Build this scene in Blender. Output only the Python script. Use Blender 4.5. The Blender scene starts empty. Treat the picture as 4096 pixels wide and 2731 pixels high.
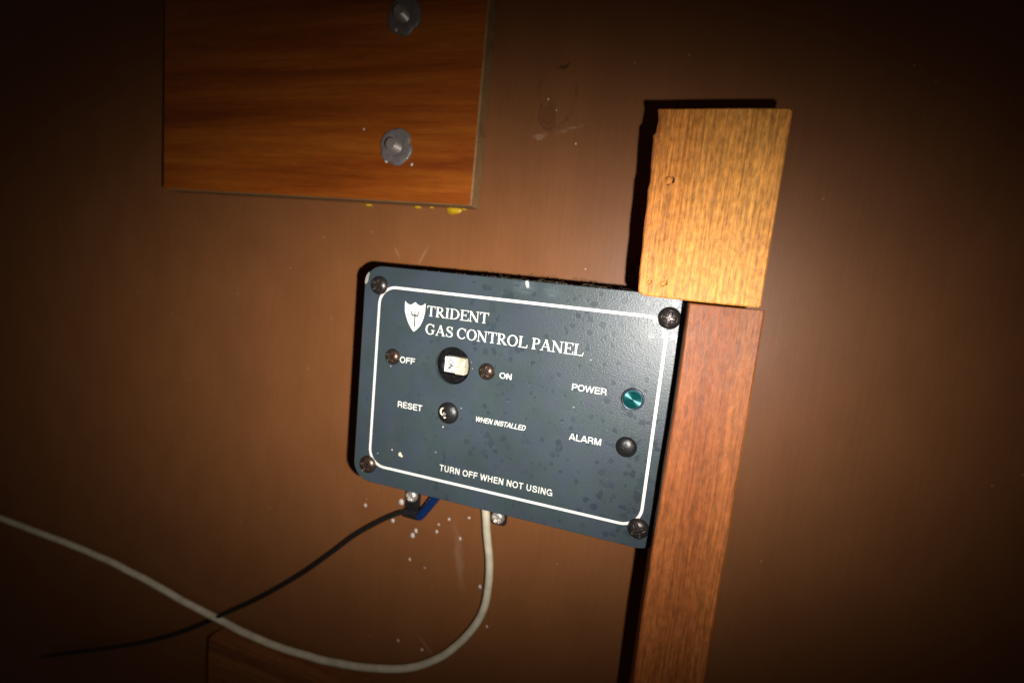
import bpy, bmesh, math, random
from mathutils import Matrix, Vector, noise

# ------------------------------------------------------------------ camera, world, light, exposure
scene = bpy.context.scene
COL = scene.collection
# units: metres.  X runs right along the bulkhead, Z up it, Y into it; the face of the panel is Y = 0.
CAM_ROT = Matrix(((0.949061150, -0.131196914, 0.286479149),
                  (0.299213843, 0.090276508, -0.949905905),
                  (0.098762386, 0.987237318, 0.124933859)))
CAM_LOC = Vector((0.13679754, -0.21473466, 0.00941236))
cam_data = bpy.data.cameras.new('camera')
cam = bpy.data.objects.new('camera', cam_data)
COL.objects.link(cam)
cam.matrix_world = Matrix.Translation(CAM_LOC) @ CAM_ROT.to_4x4()
cam_data.sensor_fit = 'HORIZONTAL'
cam_data.sensor_width = 36.0
cam_data.lens = 16.9629
cam_data.clip_start = 0.01
cam_data.clip_end = 20.0
cam_data.dof.use_dof = True
cam_data.dof.focus_distance = 0.209
cam_data.dof.aperture_fstop = 5.6
scene.camera = cam

world = bpy.data.worlds.new('World')
scene.world = world
world.use_nodes = True
world.node_tree.nodes['Background'].inputs['Color'].default_value = (0.9, 0.6, 0.4, 1)
world.node_tree.nodes['Background'].inputs['Strength'].default_value = 0.018

# the phone's flash: a small LED beside the lens, the only light in the dark locker
lamp = bpy.data.lights.new('phone_flash', 'SPOT')
lamp.energy = 7.2
lamp.color = (1.0, 0.965, 0.90)
lamp.spot_size = math.radians(150)
lamp.spot_blend = 0.6
lamp.shadow_soft_size = 0.0022
flash = bpy.data.objects.new('phone_flash', lamp)
COL.objects.link(flash)
flash.matrix_world = Matrix.Translation((0.16442, -0.20822, -0.00443)) @ CAM_ROT.to_4x4()
# the LED's lens throws a wide, flat beam: its profile falls off as a Gaussian of the slope from the axis
lamp.use_nodes = True
lt = lamp.node_tree
em = lt.nodes['Emission']


def lnode(op, a, b=0.0):
    m = lt.nodes.new('ShaderNodeMath'); m.operation = op
    for sock, v in zip(m.inputs, (a, b)):
        if isinstance(v, (int, float)):
            sock.default_value = v
        else:
            lt.links.new(v, sock)
    return m.outputs[0]


lsep = lt.nodes.new('ShaderNodeSeparateXYZ')
lt.links.new(lt.nodes.new('ShaderNodeTexCoord').outputs['Normal'], lsep.inputs[0])
ax = lnode('SUBTRACT', lnode('DIVIDE', lsep.outputs[0], lsep.outputs[2]), 0.35)   # the beam leans a little to the left
ay = lnode('DIVIDE', lsep.outputs[1], lsep.outputs[2])
ex = lnode('ADD', lnode('DIVIDE', lnode('MULTIPLY', ax, ax), 0.60), lnode('DIVIDE', lnode('POWER', lnode('ABSOLUTE', ay), 2.2), 0.168))
lt.links.new(lnode('EXPONENT', lnode('MULTIPLY', ex, -1.0)), em.inputs['Strength'])

scene.view_settings.view_transform = 'Standard'
scene.view_settings.look = 'None'
scene.view_settings.exposure = 0.0
scene.view_settings.gamma = 1.0
scene.view_settings.use_curve_mapping = False

R = random.Random(7)
MM = 0.001
WALL = 0.040          # the bulkhead's face
TOP, BOT, LEFT, RIGHT = 0.0100, -0.1040, -0.0094, 0.1494


# ------------------------------------------------------------------ helpers
def link(name, me, mat, parent=None, loc=None, smooth=False):
    o = bpy.data.objects.new(name, me)
    COL.objects.link(o)
    if mat is not None and not me.materials:
        me.materials.append(mat)
    if smooth:
        me.shade_smooth()
    if loc is not None:
        o.location = loc
    if parent is not None:
        o.parent = parent
        o.matrix_parent_inverse = Matrix.Translation(-world_loc(parent))
    return o


def world_loc(o):
    # every object here is only translated, so sums of locations are exact
    v = o.location.copy()
    if o.parent is not None:
        v = v + o.matrix_parent_inverse.to_translation() + world_loc(o.parent)
    return v


def mesh(name, verts, faces, mat, parent=None, loc=None, smooth=False, fix=True):
    me = bpy.data.meshes.new(name)
    me.from_pydata([tuple(v) for v in verts], [], faces)
    if fix:
        bm = bmesh.new(); bm.from_mesh(me)
        bmesh.ops.recalc_face_normals(bm, faces=bm.faces)
        bm.to_mesh(me); bm.free()
    me.update()
    return link(name, me, mat, parent, loc, smooth)


def thing(name, label, cat, loc=(0, 0, 0), group=None):
    o = bpy.data.objects.new(name, None)
    COL.objects.link(o)
    o.location = loc
    o.empty_display_size = 0.01
    tag(o, label, cat, group)
    return o


def tag(o, label, cat, group=None):
    o['label'] = label
    o['category'] = cat
    if group:
        o['group'] = group
    return o


def box(x0, x1, y0, y1, z0, z1):
    v = [(x, y, z) for x in (x0, x1) for y in (y0, y1) for z in (z0, z1)]
    f = [(0, 1, 3, 2), (4, 6, 7, 5), (0, 4, 5, 1), (2, 3, 7, 6), (0, 2, 6, 4), (1, 5, 7, 3)]
    return v, f


def bevel_obj(o, w, seg=2):
    bm = bmesh.new(); bm.from_mesh(o.data)
    bmesh.ops.bevel(bm, geom=list(bm.edges), offset=w, segments=seg, profile=0.5, affect='EDGES', clamp_overlap=True)
    bm.to_mesh(o.data); bm.free()
    return o


def catmull(pts, n=8):
    pts = [Vector(p) for p in pts]
    P = [pts[0] * 2 - pts[1]] + pts + [pts[-1] * 2 - pts[-2]]
    out = []
    for i in range(1, len(P) - 2):
        for k in range(n):
            t = k / n
            a, b, c, d = P[i - 1], P[i], P[i + 1], P[i + 2]
            out.append(0.5 * ((2 * b) + (c - a) * t + (2 * a - 5 * b + 4 * c - d) * t * t + (3 * b - a - 3 * c + d) * t ** 3))
    out.append(pts[-1])
    return out


def tube(pts, rad, seg=12, caps=True):
    """rad: number or list along pts"""
    pts = [Vector(p) for p in pts]
    n = len(pts)
    rs = rad if isinstance(rad, (list, tuple)) else [rad] * n
    V, F = [], []
    up = Vector((0, 1, 0.01)).normalized()
    for i, p in enumerate(pts):
        t = (pts[min(i + 1, n - 1)] - pts[max(i - 1, 0)]).normalized()
        u = (up - t * up.dot(t)).normalized()
        w = t.cross(u)
        for k in range(seg):
            a = 2 * math.pi * k / seg
            V.append(p + (u * math.cos(a) + w * math.sin(a)) * rs[i])
    for i in range(n - 1):
        for k in range(seg):
            F.append((i * seg + k, i * seg + (k + 1) % seg, (i + 1) * seg + (k + 1) % seg, (i + 1) * seg + k))
    if caps:
        F.append(tuple(range(seg)))
        F.append(tuple((n - 1) * seg + k for k in range(seg)))
    return V, F


def lathe(profile, seg=40, wob=None):
    """profile: (radius, y) from the centre outwards, turned about Y; first radius 0 closes the middle"""
    V, F = [], []
    start = 0
    if profile[0][0] == 0:
        V.append((0, profile[0][1], 0)); start = 1
    rings = profile[start:]
    for r, y in rings:
        for k in range(seg):
            a = 2 * math.pi * k / seg
            rr = r * (wob(a, r) if wob else 1)
            V.append((rr * math.cos(a), y, rr * math.sin(a)))
    if start:
        for k in range(seg):
            F.append((0, 1 + k, 1 + (k + 1) % seg))
    for i in range(len(rings) - 1):
        for k in range(seg):
            a = start + i * seg + k; b = start + i * seg + (k + 1) % seg
            F.append((a, b, b + seg, a + seg))
    return V, F


def rrect(x0, x1, z0, z1, r, n=12):
    out = []
    for cx, cz, a0 in ((x1 - r, z1 - r, 0), (x0 + r, z1 - r, 90), (x0 + r, z0 + r, 180), (x1 - r, z0 + r, 270)):
        for k in range(n + 1):
            a = math.radians(a0 + 90 * k / n)
            out.append((cx + r * math.cos(a), cz + r * math.sin(a)))
    return out


def blob(seed, rx, ry, rz, sub=2, rough=0.25):
    bm = bmesh.new()
    bmesh.ops.create_icosphere(bm, subdivisions=sub, radius=1)
    for v in bm.verts:
        s = 1 + rough * noise.noise(v.co * 1.3 + Vector((seed * 3.7, seed, -seed)))
        v.co = Vector((v.co.x * rx * s, v.co.y * ry * s, v.co.z * rz * s))
    me = bpy.data.meshes.new('blob')
    bm.to_mesh(me); bm.free()
    return me


# ------------------------------------------------------------------ materials
class NT:
    def __init__(self, name):
        self.m = bpy.data.materials.new(name)
        self.m.use_nodes = True
        self.t = self.m.node_tree
        self.b = self.t.nodes['Principled BSDF']
        self.co = self.n('ShaderNodeTexCoord').outputs['Object']

    def n(self, typ, **kw):
        x = self.t.nodes.new(typ)
        for k, v in kw.items():
            setattr(x, k, v)
        return x

    def l(self, a, b):
        self.t.links.new(a, b)

    def set(self, key, v):
        if isinstance(v, (int, float, tuple)):
            self.b.inputs[key].default_value = v if not (isinstance(v, tuple) and len(v) == 3) else (*v, 1)
        else:
            self.l(v, self.b.inputs[key])

    def mapping(self, scale=(1, 1, 1), loc=(0, 0, 0), rot=(0, 0, 0), src=None):
        m = self.n('ShaderNodeMapping')
        m.inputs['Scale'].default_value = scale
        m.inputs['Location'].default_value = loc
        m.inputs['Rotation'].default_value = rot
        self.l(src or self.co, m.inputs['Vector'])
        return m.outputs['Vector']

    def noise(self, vec, scale=1, detail=4, rough=0.55, dist=0):
        x = self.n('ShaderNodeTexNoise')
        x.inputs['Scale'].default_value = scale
        x.inputs['Detail'].default_value = detail
        x.inputs['Roughness'].default_value = rough
        x.inputs['Distortion'].default_value = dist
        self.l(vec, x.inputs['Vector'])
        return x.outputs['Fac']

    def ramp(self, fac, stops, interp='LINEAR'):
        x = self.n('ShaderNodeValToRGB')
        x.color_ramp.interpolation = interp
        e = x.color_ramp.elements
        while len(e) < len(stops):
            e.new(0.5)
        for i, (p, c) in enumerate(stops):
            e[i].position = p
            e[i].color = (c, c, c, 1) if isinstance(c, (int, float)) else (*c, 1)
        self.l(fac, x.inputs['Fac'])
        return x.outputs['Color']

    def mix(self, fac, a, b, mode='MIX'):
        x = self.n('ShaderNodeMix', data_type='RGBA', blend_type=mode)
        for s, v in ((x.inputs[0], fac), (x.inputs[6], a), (x.inputs[7], b)):
            if isinstance(v, (int, float)):
                s.default_value = v
            elif isinstance(v, tuple):
                s.default_value = (*v, 1)
            else:
                self.l(v, s)
        return x.outputs[2]

    def math(self, op, a, b=0.0, c=None):
        x = self.n('ShaderNodeMath', operation=op)
        for s, v in zip(x.inputs, (a, b, c)):
            if v is None:
                continue
            if isinstance(v, (int, float)):
                s.default_value = v
            else:
                self.l(v, s)
        return x.outputs[0]

    def bump(self, h, strength=0.3, dist=0.001, normal=None):
        x = self.n('ShaderNodeBump')
        x.inputs['Strength'].default_value = strength
        x.inputs['Distance'].default_value = dist
        self.l(h, x.inputs['Height'])
        if normal is not None:
            self.l(normal, x.inputs['Normal'])
        return x.outputs['Normal']

    def spot(self, x, z, rx, rz, rot=0.0, soft=0.5, warp=None):
        """soft ellipse mask on the X-Z plane, 1 inside"""
        vec = self.co
        if warp is not None:
            add = self.n('ShaderNodeVectorMath', operation='ADD')
            self.l(self.co, add.inputs[0]); self.l(warp, add.inputs[1]); vec = add.outputs[0]
        sub = self.n('ShaderNodeVectorMath', operation='SUBTRACT')
        self.l(vec, sub.inputs[0]); sub.inputs[1].default_value = (x, 0, z)
        r = self.mapping(rot=(0, rot, 0), src=sub.outputs[0])
        s = self.mapping(scale=(1 / rx, 0, 1 / rz), src=r)
        ln = self.n('ShaderNodeVectorMath', operation='LENGTH')
        self.l(s, ln.inputs[0])
        mr = self.n('ShaderNodeMapRange', interpolation_type='SMOOTHSTEP')
        self.l(ln.outputs['Value'], mr.inputs['Value'])
        mr.inputs['From Min'].default_value = 1 + soft
        mr.inputs['From Max'].default_value = 1 - soft
        return mr.outputs[0]

    def warp(self, scale, amt):
        x = self.n('ShaderNodeTexNoise')
        x.inputs['Scale'].default_value = scale
        x.inputs['Detail'].default_value = 3
        self.l(self.co, x.inputs['Vector'])
        s = self.n('ShaderNodeVectorMath', operation='SUBTRACT')
        self.l(x.outputs['Color'], s.inputs[0]); s.inputs[1].default_value = (0.5, 0.5, 0.5)
        k = self.n('ShaderNodeVectorMath', operation='SCALE')
        self.l(s.outputs[0], k.inputs[0]); k.inputs['Scale'].default_value = amt
        return k.outputs[0]


def simple(name, col, rough=0.5, metal=0.0, var=0.15, scale=300, spec=0.5, bump=0.0):
    t = NT(name)
    nz = t.noise(t.co, scale, 4)
    v = t.ramp(nz, [(0.3, 1 - var), (0.7, 1 + var)])
    t.set('Base Color', t.mix(1.0, col, v, 'MULTIPLY'))
    t.set('Roughness', t.math('MULTIPLY_ADD', nz, 0.2, rough - 0.1))
    t.set('Metallic', metal)
    t.set('Specular IOR Level', spec)
    if bump:
        t.set('Normal', t.bump(nz, bump, 0.0004))
    return t.m


def wall_material():
    t = NT('brown_paint')
    big = t.noise(t.co, 9, 3)
    mid = t.noise(t.mapping((1, 1, 0.7)), 45, 5)
    brush = t.noise(t.mapping((1, 1, 0.045)), 620, 4, 0.6)
    orange = t.noise(t.co, 420, 3)
    col = t.mix(t.ramp(big, [(0.3, 0.0), (0.7, 1.0)]), (0.222, 0.080, 0.0245), (0.212, 0.080, 0.0275))
    col = t.mix(0.22, col, t.ramp(mid, [(0.3, (0.15, 0.053, 0.017)), (0.75, (0.29, 0.112, 0.038))]))
    col = t.mix(0.05, col, t.ramp(brush, [(0.35, (0.12, 0.043, 0.014)), (0.65, (0.31, 0.118, 0.042))]))
    w = t.warp(90, 0.010)
    # water-stain ring and drip above the panel
    outer = t.spot(0.0705, 0.1060, 0.0105, 0.0155, 0.1, 0.10, w)
    inner = t.spot(0.0705, 0.1065, 0.0097, 0.0147, 0.1, 0.10, w)
    ring = t.math('SUBTRACT', outer, inner)
    ringn = t.math('MULTIPLY', ring, t.ramp(t.noise(t.co, 130, 2), [(0.42, 0.0), (0.62, 1.0)]))
    o2 = t.spot(0.0672, 0.0955, 0.0042, 0.0060, 0.0, 0.12, w)
    i2 = t.spot(0.0672, 0.0963, 0.0036, 0.0056, 0.0, 0.12, w)
    drip = t.math('SUBTRACT', o2, i2)
    o3 = t.spot(0.0725, 0.1210, 0.0034, 0.0008, 0.6, 0.7, w)
    dark = t.math('MAXIMUM', t.math('MAXIMUM', t.math('MULTIPLY', ringn, 0.55), t.math('MULTIPLY', drip, 0.45)), t.math('MULTIPLY', o3, 0.75))
    dark = t.math('MAXIMUM', dark, t.math('MULTIPLY', t.spot(0.0672, 0.0955, 0.0036, 0.006, 0, 0.4, w), 0.22))
    col = t.mix(dark, col, (0.035, 0.012, 0.007))
    # pale scuffs
    fl = t.ramp(t.noise(t.co, 260, 4, 0.7), [(0.42, 0.0), (0.62, 1.0)])
    s1 = t.math('MULTIPLY', t.spot(0.0730, 0.0882, 0.0140, 0.0011, 0.14, 0.7, w), fl)
    s2 = t.math('MULTIPLY', t.spot(0.0640, 0.0868, 0.0035, 0.0014, 0.0, 0.7, w), fl)
    s3 = t.math('MULTIPLY', t.spot(0.0400, -0.158, 0.0022, 0.0150, 0.22, 0.9, w), 0.45)
    s4 = t.math('MULTIPLY', t.spot(0.0235, -0.2225, 0.0070, 0.0008, -0.75, 0.8), 0.5)
    s5 = t.math('MULTIPLY', t.spot(0.0010, 0.0180, 0.0006, 0.0060, -0.5, 0.8), 0.5)
    s6 = t.math('MULTIPLY', t.spot(-0.0160, 0.0190, 0.0005, 0.0030, 0.6, 0.8), 0.6)
    sc = t.math('MAXIMUM', t.math('MAXIMUM', s1, s2), t.math('MAXIMUM', t.math('MAXIMUM', s3, s4), t.math('MAXIMUM', s5, s6)))
    col = t.mix(t.math('MULTIPLY', sc, 0.6), col, (0.42, 0.26, 0.17))
    # fine pale dust specks
    vo = t.n('ShaderNodeTexVoronoi'); vo.inputs['Scale'].default_value = 120; t.l(t.co, vo.inputs['Vector'])
    sep = t.n('ShaderNodeSeparateColor'); t.l(vo.outputs['Color'], sep.inputs[0])
    pick = t.math('GREATER_THAN', sep.outputs[0], 0.86)
    sz = t.math('MULTIPLY', sep.outputs[1], 0.085)
    dot = t.math('MULTIPLY', t.math('LESS_THAN', vo.outputs['Distance'], sz), pick)
    col = t.mix(t.math('MULTIPLY', dot, 0.5), col, (0.40, 0.25, 0.17))
    t.set('Base Color', col)
    t.set('Roughness', t.math('MULTIPLY_ADD', brush, 0.16, 0.40))
    t.set('Specular IOR Level', 0.34)
    h = t.math('ADD', t.math('MULTIPLY', brush, 0.55), t.math('MULTIPLY', orange, 0.45))
    h = t.math('ADD', h, t.math('MULTIPLY', mid, 0.8))
    h = t.math('ADD', h, t.math('MULTIPLY', t.noise(t.mapping((1, 1, 0.6)), 95, 4), 1.6))
    t.set('Normal', t.bump(h, 0.16, 0.0003))
    return t.m


def plate_material():
    t = NT('slate_enamel')
    w = t.warp(160, 0.0012)
    # blisters and spots in the film, each with its own edge
    vo = t.n('ShaderNodeTexVoronoi'); vo.inputs['Scale'].default_value = 370
    add = t.n('ShaderNodeVectorMath', operation='ADD'); t.l(t.co, add.inputs[0]); t.l(t.warp(700, 0.0022), add.inputs[1])
    t.l(add.outputs[0], vo.inputs['Vector'])
    sep = t.n('ShaderNodeSeparateColor'); t.l(vo.outputs['Color'], sep.inputs[0])
    clump = t.ramp(t.noise(t.co, 26, 3), [(0.34, 0.25), (0.58, 1.0)])
    sx = t.n('ShaderNodeSeparateXYZ'); t.l(t.co, sx.inputs[0])
    rg = t.n('ShaderNodeMapRange', interpolation_type='SMOOTHSTEP'); t.l(sx.outputs[0], rg.inputs['Value'])
    rg.inputs['From Min'].default_value = 0.0; rg.inputs['From Max'].default_value = 0.07
    rg.inputs['To Min'].default_value = 0.35
    region = rg.outputs[0]
    size = t.math('MULTIPLY', t.math('MULTIPLY', sep.outputs[1], t.math('MULTIPLY', clump, region)), 0.80)
    mr = t.n('ShaderNodeMapRange', interpolation_type='SMOOTHSTEP')
    t.l(t.math('SUBTRACT', size, vo.outputs['Distance']), mr.inputs['Value'])
    mr.inputs['From Min'].default_value = -0.06; mr.inputs['From Max'].default_value = 0.10
    spots = t.math('MULTIPLY', mr.outputs[0], t.math('GREATER_THAN', sep.outputs[0], 0.40))
    fine = t.ramp(t.noise(t.mapping((1, 1, 1.4)), 1150, 2, 0.5), [(0.50, 0.0), (0.72, 1.0)])
    streak = t.noise(t.mapping((0.16, 1, 1)), 1700, 3, 0.6)
    cloud = t.noise(t.co, 32, 4)
    hue = t.noise(t.co, 70, 3)
    base = t.mix(t.ramp(hue, [(0.38, 0.0), (0.62, 1.0)]), (0.0370, 0.0530, 0.0580), (0.0395, 0.0520, 0.0680))
    base = t.mix(1.0, base, t.ramp(cloud, [(0.3, 0.86), (0.7, 1.14)]), 'MULTIPLY')
    base = t.mix(t.math('MULTIPLY', spots, t.math('MULTIPLY_ADD', sep.outputs[2], 0.60, 0.05)), base, (0.020, 0.030, 0.041))
    # hand grime and scuffing
    fl = t.ramp(t.noise(t.mapping((0.10, 1, 1)), 1500, 3), [(0.45, 0.0), (0.65, 1.0)])
    sc = t.math('MAXIMUM', t.spot(0.0755, 0.0072, 0.0045, 0.0028, 0.0, 0.7, w), t.math('MULTIPLY', t.spot(0.0885, 0.0062, 0.0035, 0.0028, 0, 0.6, w), 0.7))
    sc = t.math('MULTIPLY', sc, t.math('MULTIPLY_ADD', fl, 0.8, 0.2))
    hot = t.spot(0.0766, 0.0083, 0.0008, 0.0016, 0.2, 0.4, w)
    g2 = t.math('MULTIPLY', t.ramp(t.noise(t.co, 55, 5, 0.7), [(0.5, 0.0), (0.8, 1.0)]), t.spot(0.020, -0.055, 0.035, 0.045, 0, 0.8))
    base = t.mix(t.math('MULTIPLY', sc, 0.35), base, (0.20, 0.26, 0.28))
    base = t.mix(t.math('MULTIPLY', hot, 0.9), base, (0.75, 0.76, 0.72))
    base = t.mix(t.math('MULTIPLY', g2, 0.35), base, (0.085, 0.085, 0.075))
    # tiny pale nicks
    v2 = t.n('ShaderNodeTexVoronoi'); v2.inputs['Scale'].default_value = 210; t.l(t.co, v2.inputs['Vector'])
    s2 = t.n('ShaderNodeSeparateColor'); t.l(v2.outputs['Color'], s2.inputs[0])
    nick = t.math('MULTIPLY', t.math('LESS_THAN', v2.outputs['Distance'], t.math('MULTIPLY', s2.outputs[1], 0.085)), t.math('GREATER_THAN', s2.outputs[0], 0.90))
    base = t.mix(t.math('MULTIPLY', nick, 0.55), base, (0.40, 0.42, 0.42))
    t.set('Base Color', base)
    rough = t.math('MULTIPLY_ADD', t.noise(t.co, 90, 4), 0.10, 0.325)
    rough = t.math('SUBTRACT', rough, t.math('MULTIPLY', spots, 0.05))
    t.set('Roughness', rough)
    t.set('Specular IOR Level', 0.55)
    sm = t.n('ShaderNodeSeparateXYZ'); t.l(t.co, sm.inputs[0])
    right = t.n('ShaderNodeMapRange'); t.l(sm.outputs[0], right.inputs['Value'])
    right.inputs['From Min'].default_value = 0.015; right.inputs['From Max'].default_value = 0.085
    amt = t.math('MULTIPLY_ADD', right.outputs[0], 0.75, 0.25)
    h = t.math('ADD', t.math('MULTIPLY', t.math('MULTIPLY', fine, t.math('SUBTRACT', 1.0, spots)), 0.60), t.math('MULTIPLY', streak, 0.55))
    h = t.math('MULTIPLY', t.math('ADD', h, t.math('MULTIPLY', spots, -0.22)), amt)
    t.set('Normal', t.bump(h, 0.60, 0.000085))
    return t.m


def wood(name, light, mid, dark, along='X', rough=0.4, scale=1.0, coat=0.0, bump=0.25, fibre=0.5, spec=0.5, short=0.22, band=90):
    t = NT(name)
    s_band = {'X': (0.055, 1, 1), 'Z': (1, 1, 0.055)}[along]
    s_fib = {'X': (0.035, 1, 1), 'Z': (1, 1, 0.035)}[along]
    dist = t.noise(t.mapping(s_band), band * scale, 5, 0.6, 0.6)
    fib = t.noise(t.mapping(s_fib), 1400 * scale, 4, 0.65)
    fleck = t.noise(t.mapping({'X': (short, 1, 1), 'Z': (1, 1, short)}[along]), 700 * scale, 3, 0.6)
    col = t.ramp(dist, [(0.28, dark), (0.47, mid), (0.68, light)])
    col = t.mix(fibre, col, t.mix(1.0, col, t.ramp(fib, [(0.35, 0.55), (0.66, 1.45)]), 'MULTIPLY'))
    col = t.mix(fibre, col, t.mix(1.0, col, t.ramp(fleck, [(0.35, 0.70), (0.65, 1.35)]), 'MULTIPLY'))
    t.set('Base Color', col)
    t.set('Roughness', t.math('MULTIPLY_ADD', fib, 0.25, rough - 0.12))
    t.set('Coat Weight', coat)
    t.set('Coat Roughness', 0.25)
    t.set('Specular IOR Level', spec)
    h = t.math('ADD', fib, t.math('MULTIPLY', fleck, 0.8))
    t.set('Normal', t.bump(h, bump, 0.0005))
    return t.m


def screw_material(name, c1, c2, rough=0.3):
    t = NT(name)
    nz = t.noise(t.co, 420, 5, 0.65)
    t.set('Base Color', t.mix(t.ramp(nz, [(0.38, 0.0), (0.62, 1.0)]), c1, c2))
    t.set('Metallic', t.math('MULTIPLY_ADD', nz, -0.5, 1.0))
    t.set('Roughness', t.math('MULTIPLY_ADD', nz, 0.35, rough - 0.12))
    t.set('Normal', t.bump(nz, 0.12, 0.0003))
    return t.m


M = {}
M['wall'] = wall_material()
M['plate'] = plate_material()
M['print'] = simple('white_print', (0.80, 0.79, 0.73), 0.5, var=0.05, scale=900)
M['plywood'] = wood('stained_plywood', (0.41, 0.112, 0.010), (0.30, 0.066, 0.006), (0.17, 0.030, 0.003), 'X', 0.38, 0.75, 0.35, 0.08, 0.20)
M['plyedge'] = wood('raw_plywood_edge', (0.32, 0.185, 0.075), (0.27, 0.15, 0.058), (0.18, 0.095, 0.036), 'X', 0.6, 1.0, 0, 0.2, 0.3)
M['batten'] = wood('bare_softwood', (0.78, 0.345, 0.070), (0.62, 0.225, 0.036), (0.42, 0.125, 0.018), 'Z', 0.5, 1.0, 0.0, 0.9, 0.8, 0.45, 0.38, 40)
M['post'] = wood('red_hardwood', (0.27, 0.080, 0.018), (0.20, 0.050, 0.011), (0.11, 0.024, 0.007), 'Z', 0.5, 0.9, 0.0, 0.6, 0.6, 0.35, 0.35, 40)
M['cleat'] = wood('orange_softwood', (0.30, 0.11, 0.03), (0.22, 0.07, 0.018), (0.12, 0.035, 0.01), 'X', 0.5)
M['black'] = simple('black_plastic', (0.012, 0.011, 0.011), 0.42, var=0.2, scale=500, bump=0.15)
M['rubber'] = simple('black_rubber', (0.011, 0.0105, 0.0105), 0.36, var=0.25, scale=900, bump=0.5)
M['breaker'] = simple('dusty_black_plastic', (0.006, 0.0055, 0.0055), 0.30, var=0.5, scale=500, bump=0.2)
M['screw'] = screw_material('blackened_screw', (0.085, 0.072, 0.070), (0.045, 0.036, 0.032), 0.30)
M['bronze'] = screw_material('bronzed_screw', (0.120, 0.082, 0.064), (0.045, 0.028, 0.020), 0.32)
M['steel'] = screw_material('dull_steel', (0.85, 0.80, 0.74), (0.50, 0.45, 0.40), 0.30)
M['zinc'] = simple('grey_zinc', (0.20, 0.172, 0.165), 0.45, metal=0.15, var=0.18, scale=260)
M['white_cable'] = simple('cream_sheath', (0.64, 0.57, 0.42), 0.42, var=0.16, scale=140, bump=0.15)
M['blue'] = simple('blue_sleeve', (0.004, 0.022, 0.095), 0.35, var=0.2, scale=300)
M['rocker'] = simple('white_plastic', (0.78, 0.77, 0.71), 0.4, var=0.04, scale=400)
M['ink'] = simple('black_ink', (0.01, 0.01, 0.01), 0.5)
M['drop'] = simple('pale_paint', (0.66, 0.57, 0.52), 0.45, var=0.1, scale=800)
M['cream'] = simple('cream_paint', (0.82, 0.70, 0.48), 0.5, var=0.1, scale=800)
M['glue'] = simple('yellow_glue', (0.50, 0.30, 0.010), 0.35, var=0.15, scale=300)
M['dust'] = simple('dust', (0.10, 0.068, 0.045), 0.9, var=0.4, scale=900)
M['recess'] = simple('dark_wood_pit', (0.022, 0.009, 0.004), 0.8, var=0.4, scale=700)
M['bare'] = simple('bare_chip', (0.42, 0.39, 0.36), 0.45, var=0.5, scale=1600, metal=0.3, bump=0.5)


def cream_worn():
    t = NT('yellowed_plastic')
    nz = t.noise(t.co, 650, 5, 0.7)
    t.set('Base Color', t.mix(t.ramp(nz, [(0.50, 0.0), (0.66, 1.0)]), (0.68, 0.62, 0.47), (0.34, 0.25, 0.12)))
    t.set('Roughness', 0.45)
    return t.m


def lens_material():
    t = NT('teal_lens')
    nz = t.noise(t.mapping((0.3, 1, 1)), 900, 3)
    t.set('Base Color', t.mix(t.ramp(nz, [(0.35, 0.0), (0.65, 1.0)]), (0.004, 0.055, 0.066), (0.005, 0.095, 0.095)))
    t.set('Metallic', 0.5)
    t.set('Roughness', 0.34)
    t.set('Anisotropic', 0.97)
    tan = t.n('ShaderNodeTangent', direction_type='RADIAL', axis='Y')
    t.set('Tangent', tan.outputs[0])
    return t.m


M['rocker_worn'] = cream_worn()
M['lens'] = lens_material()
M['bezel'] = simple('smoked_bezel', (0.05, 0.055, 0.075), 0.3, metal=0.6)

# ------------------------------------------------------------------ the bulkhead
wall = mesh('wall', *box(-0.75, 0.85, WALL, WALL + 0.018, -0.85, 0.65), M['wall'])
wall['kind'] = 'structure'
specks = [(-26.25, -141.2, 1.1), (-1.06, -133.0, 1.9), (-5.97, -146.5, 1.3), (10.5, -149.0, 1.3), (8.4, -152.6, 1.6), (25.3, -141.1, 0.75),
          (24.4, -145.9, 1.0), (31.7, -136.1, 0.9), (44.4, -132.0, 0.8), (40.0, -146.3, 0.9), (7.7, -168.7, 0.9), (18.4, -171.3, 0.5),
          (55.3, -172.9, 1.1), (4.0, -225.6, 0.9), (21.1, -226.1, 1.0), (62.1, -196.6, 0.8), (118.5, 17.5, 0.45), (96.0, 19.0, 0.35),
          (83.5, 82.0, 0.5), (66.5, 104.0, 0.5), (71.5, 98.5, 0.35)]
dm = [blob(i, 1, 0.35, 1.25, 2, 0.35) for i in range(3)]
for d in dm:
    d.materials.append(M['drop']); d.shade_smooth()
for i, (x, z, r) in enumerate(specks):
    o = link('paint_speck', dm[i % 3], None, wall, (x * MM, WALL, z * MM))
    o.scale = (r * MM * 0.92,) * 3

# ------------------------------------------------------------------ plywood pad with its tee nuts
pad = thing('plywood_pad', 'stained orange plywood pad glued on the brown wall above the grey panel', 'plywood pad', (-0.07, WALL, 0.046))
PT = 0.012
xr, zb = 0.0338, 0.0460
face = mesh('face_veneer', *box(-0.185, xr - 0.0006, WALL - PT - 0.0008, WALL - PT, zb + 0.0006, 0.215), M['plywood'], pad)
bevel_obj(face, 0.0003, 1)
core = mesh('core', *box(-0.185, xr, WALL - PT + 0.0002, WALL - 0.0003, zb, 0.2152), M['plyedge'], pad)
bevel_obj(core, 0.0011, 2)
for i, (x, z, w, h) in enumerate([(18.6, 44.0, 4.8, 2.3), (-4.5, 44.6, 2.6, 0.9), (4.6, 44.9, 1.2, 0.6), (-37.0, 44.2, 2.2, 0.9), (24.6, 44.9, 1.6, 0.7)]):
    link('glue_blob', blob(i + 11, w * MM, 1.5 * MM, h * MM, 3, 0.3), M['glue'], pad, (x * MM, WALL - 0.0002, (z + 1.0) * MM), True)


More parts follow.
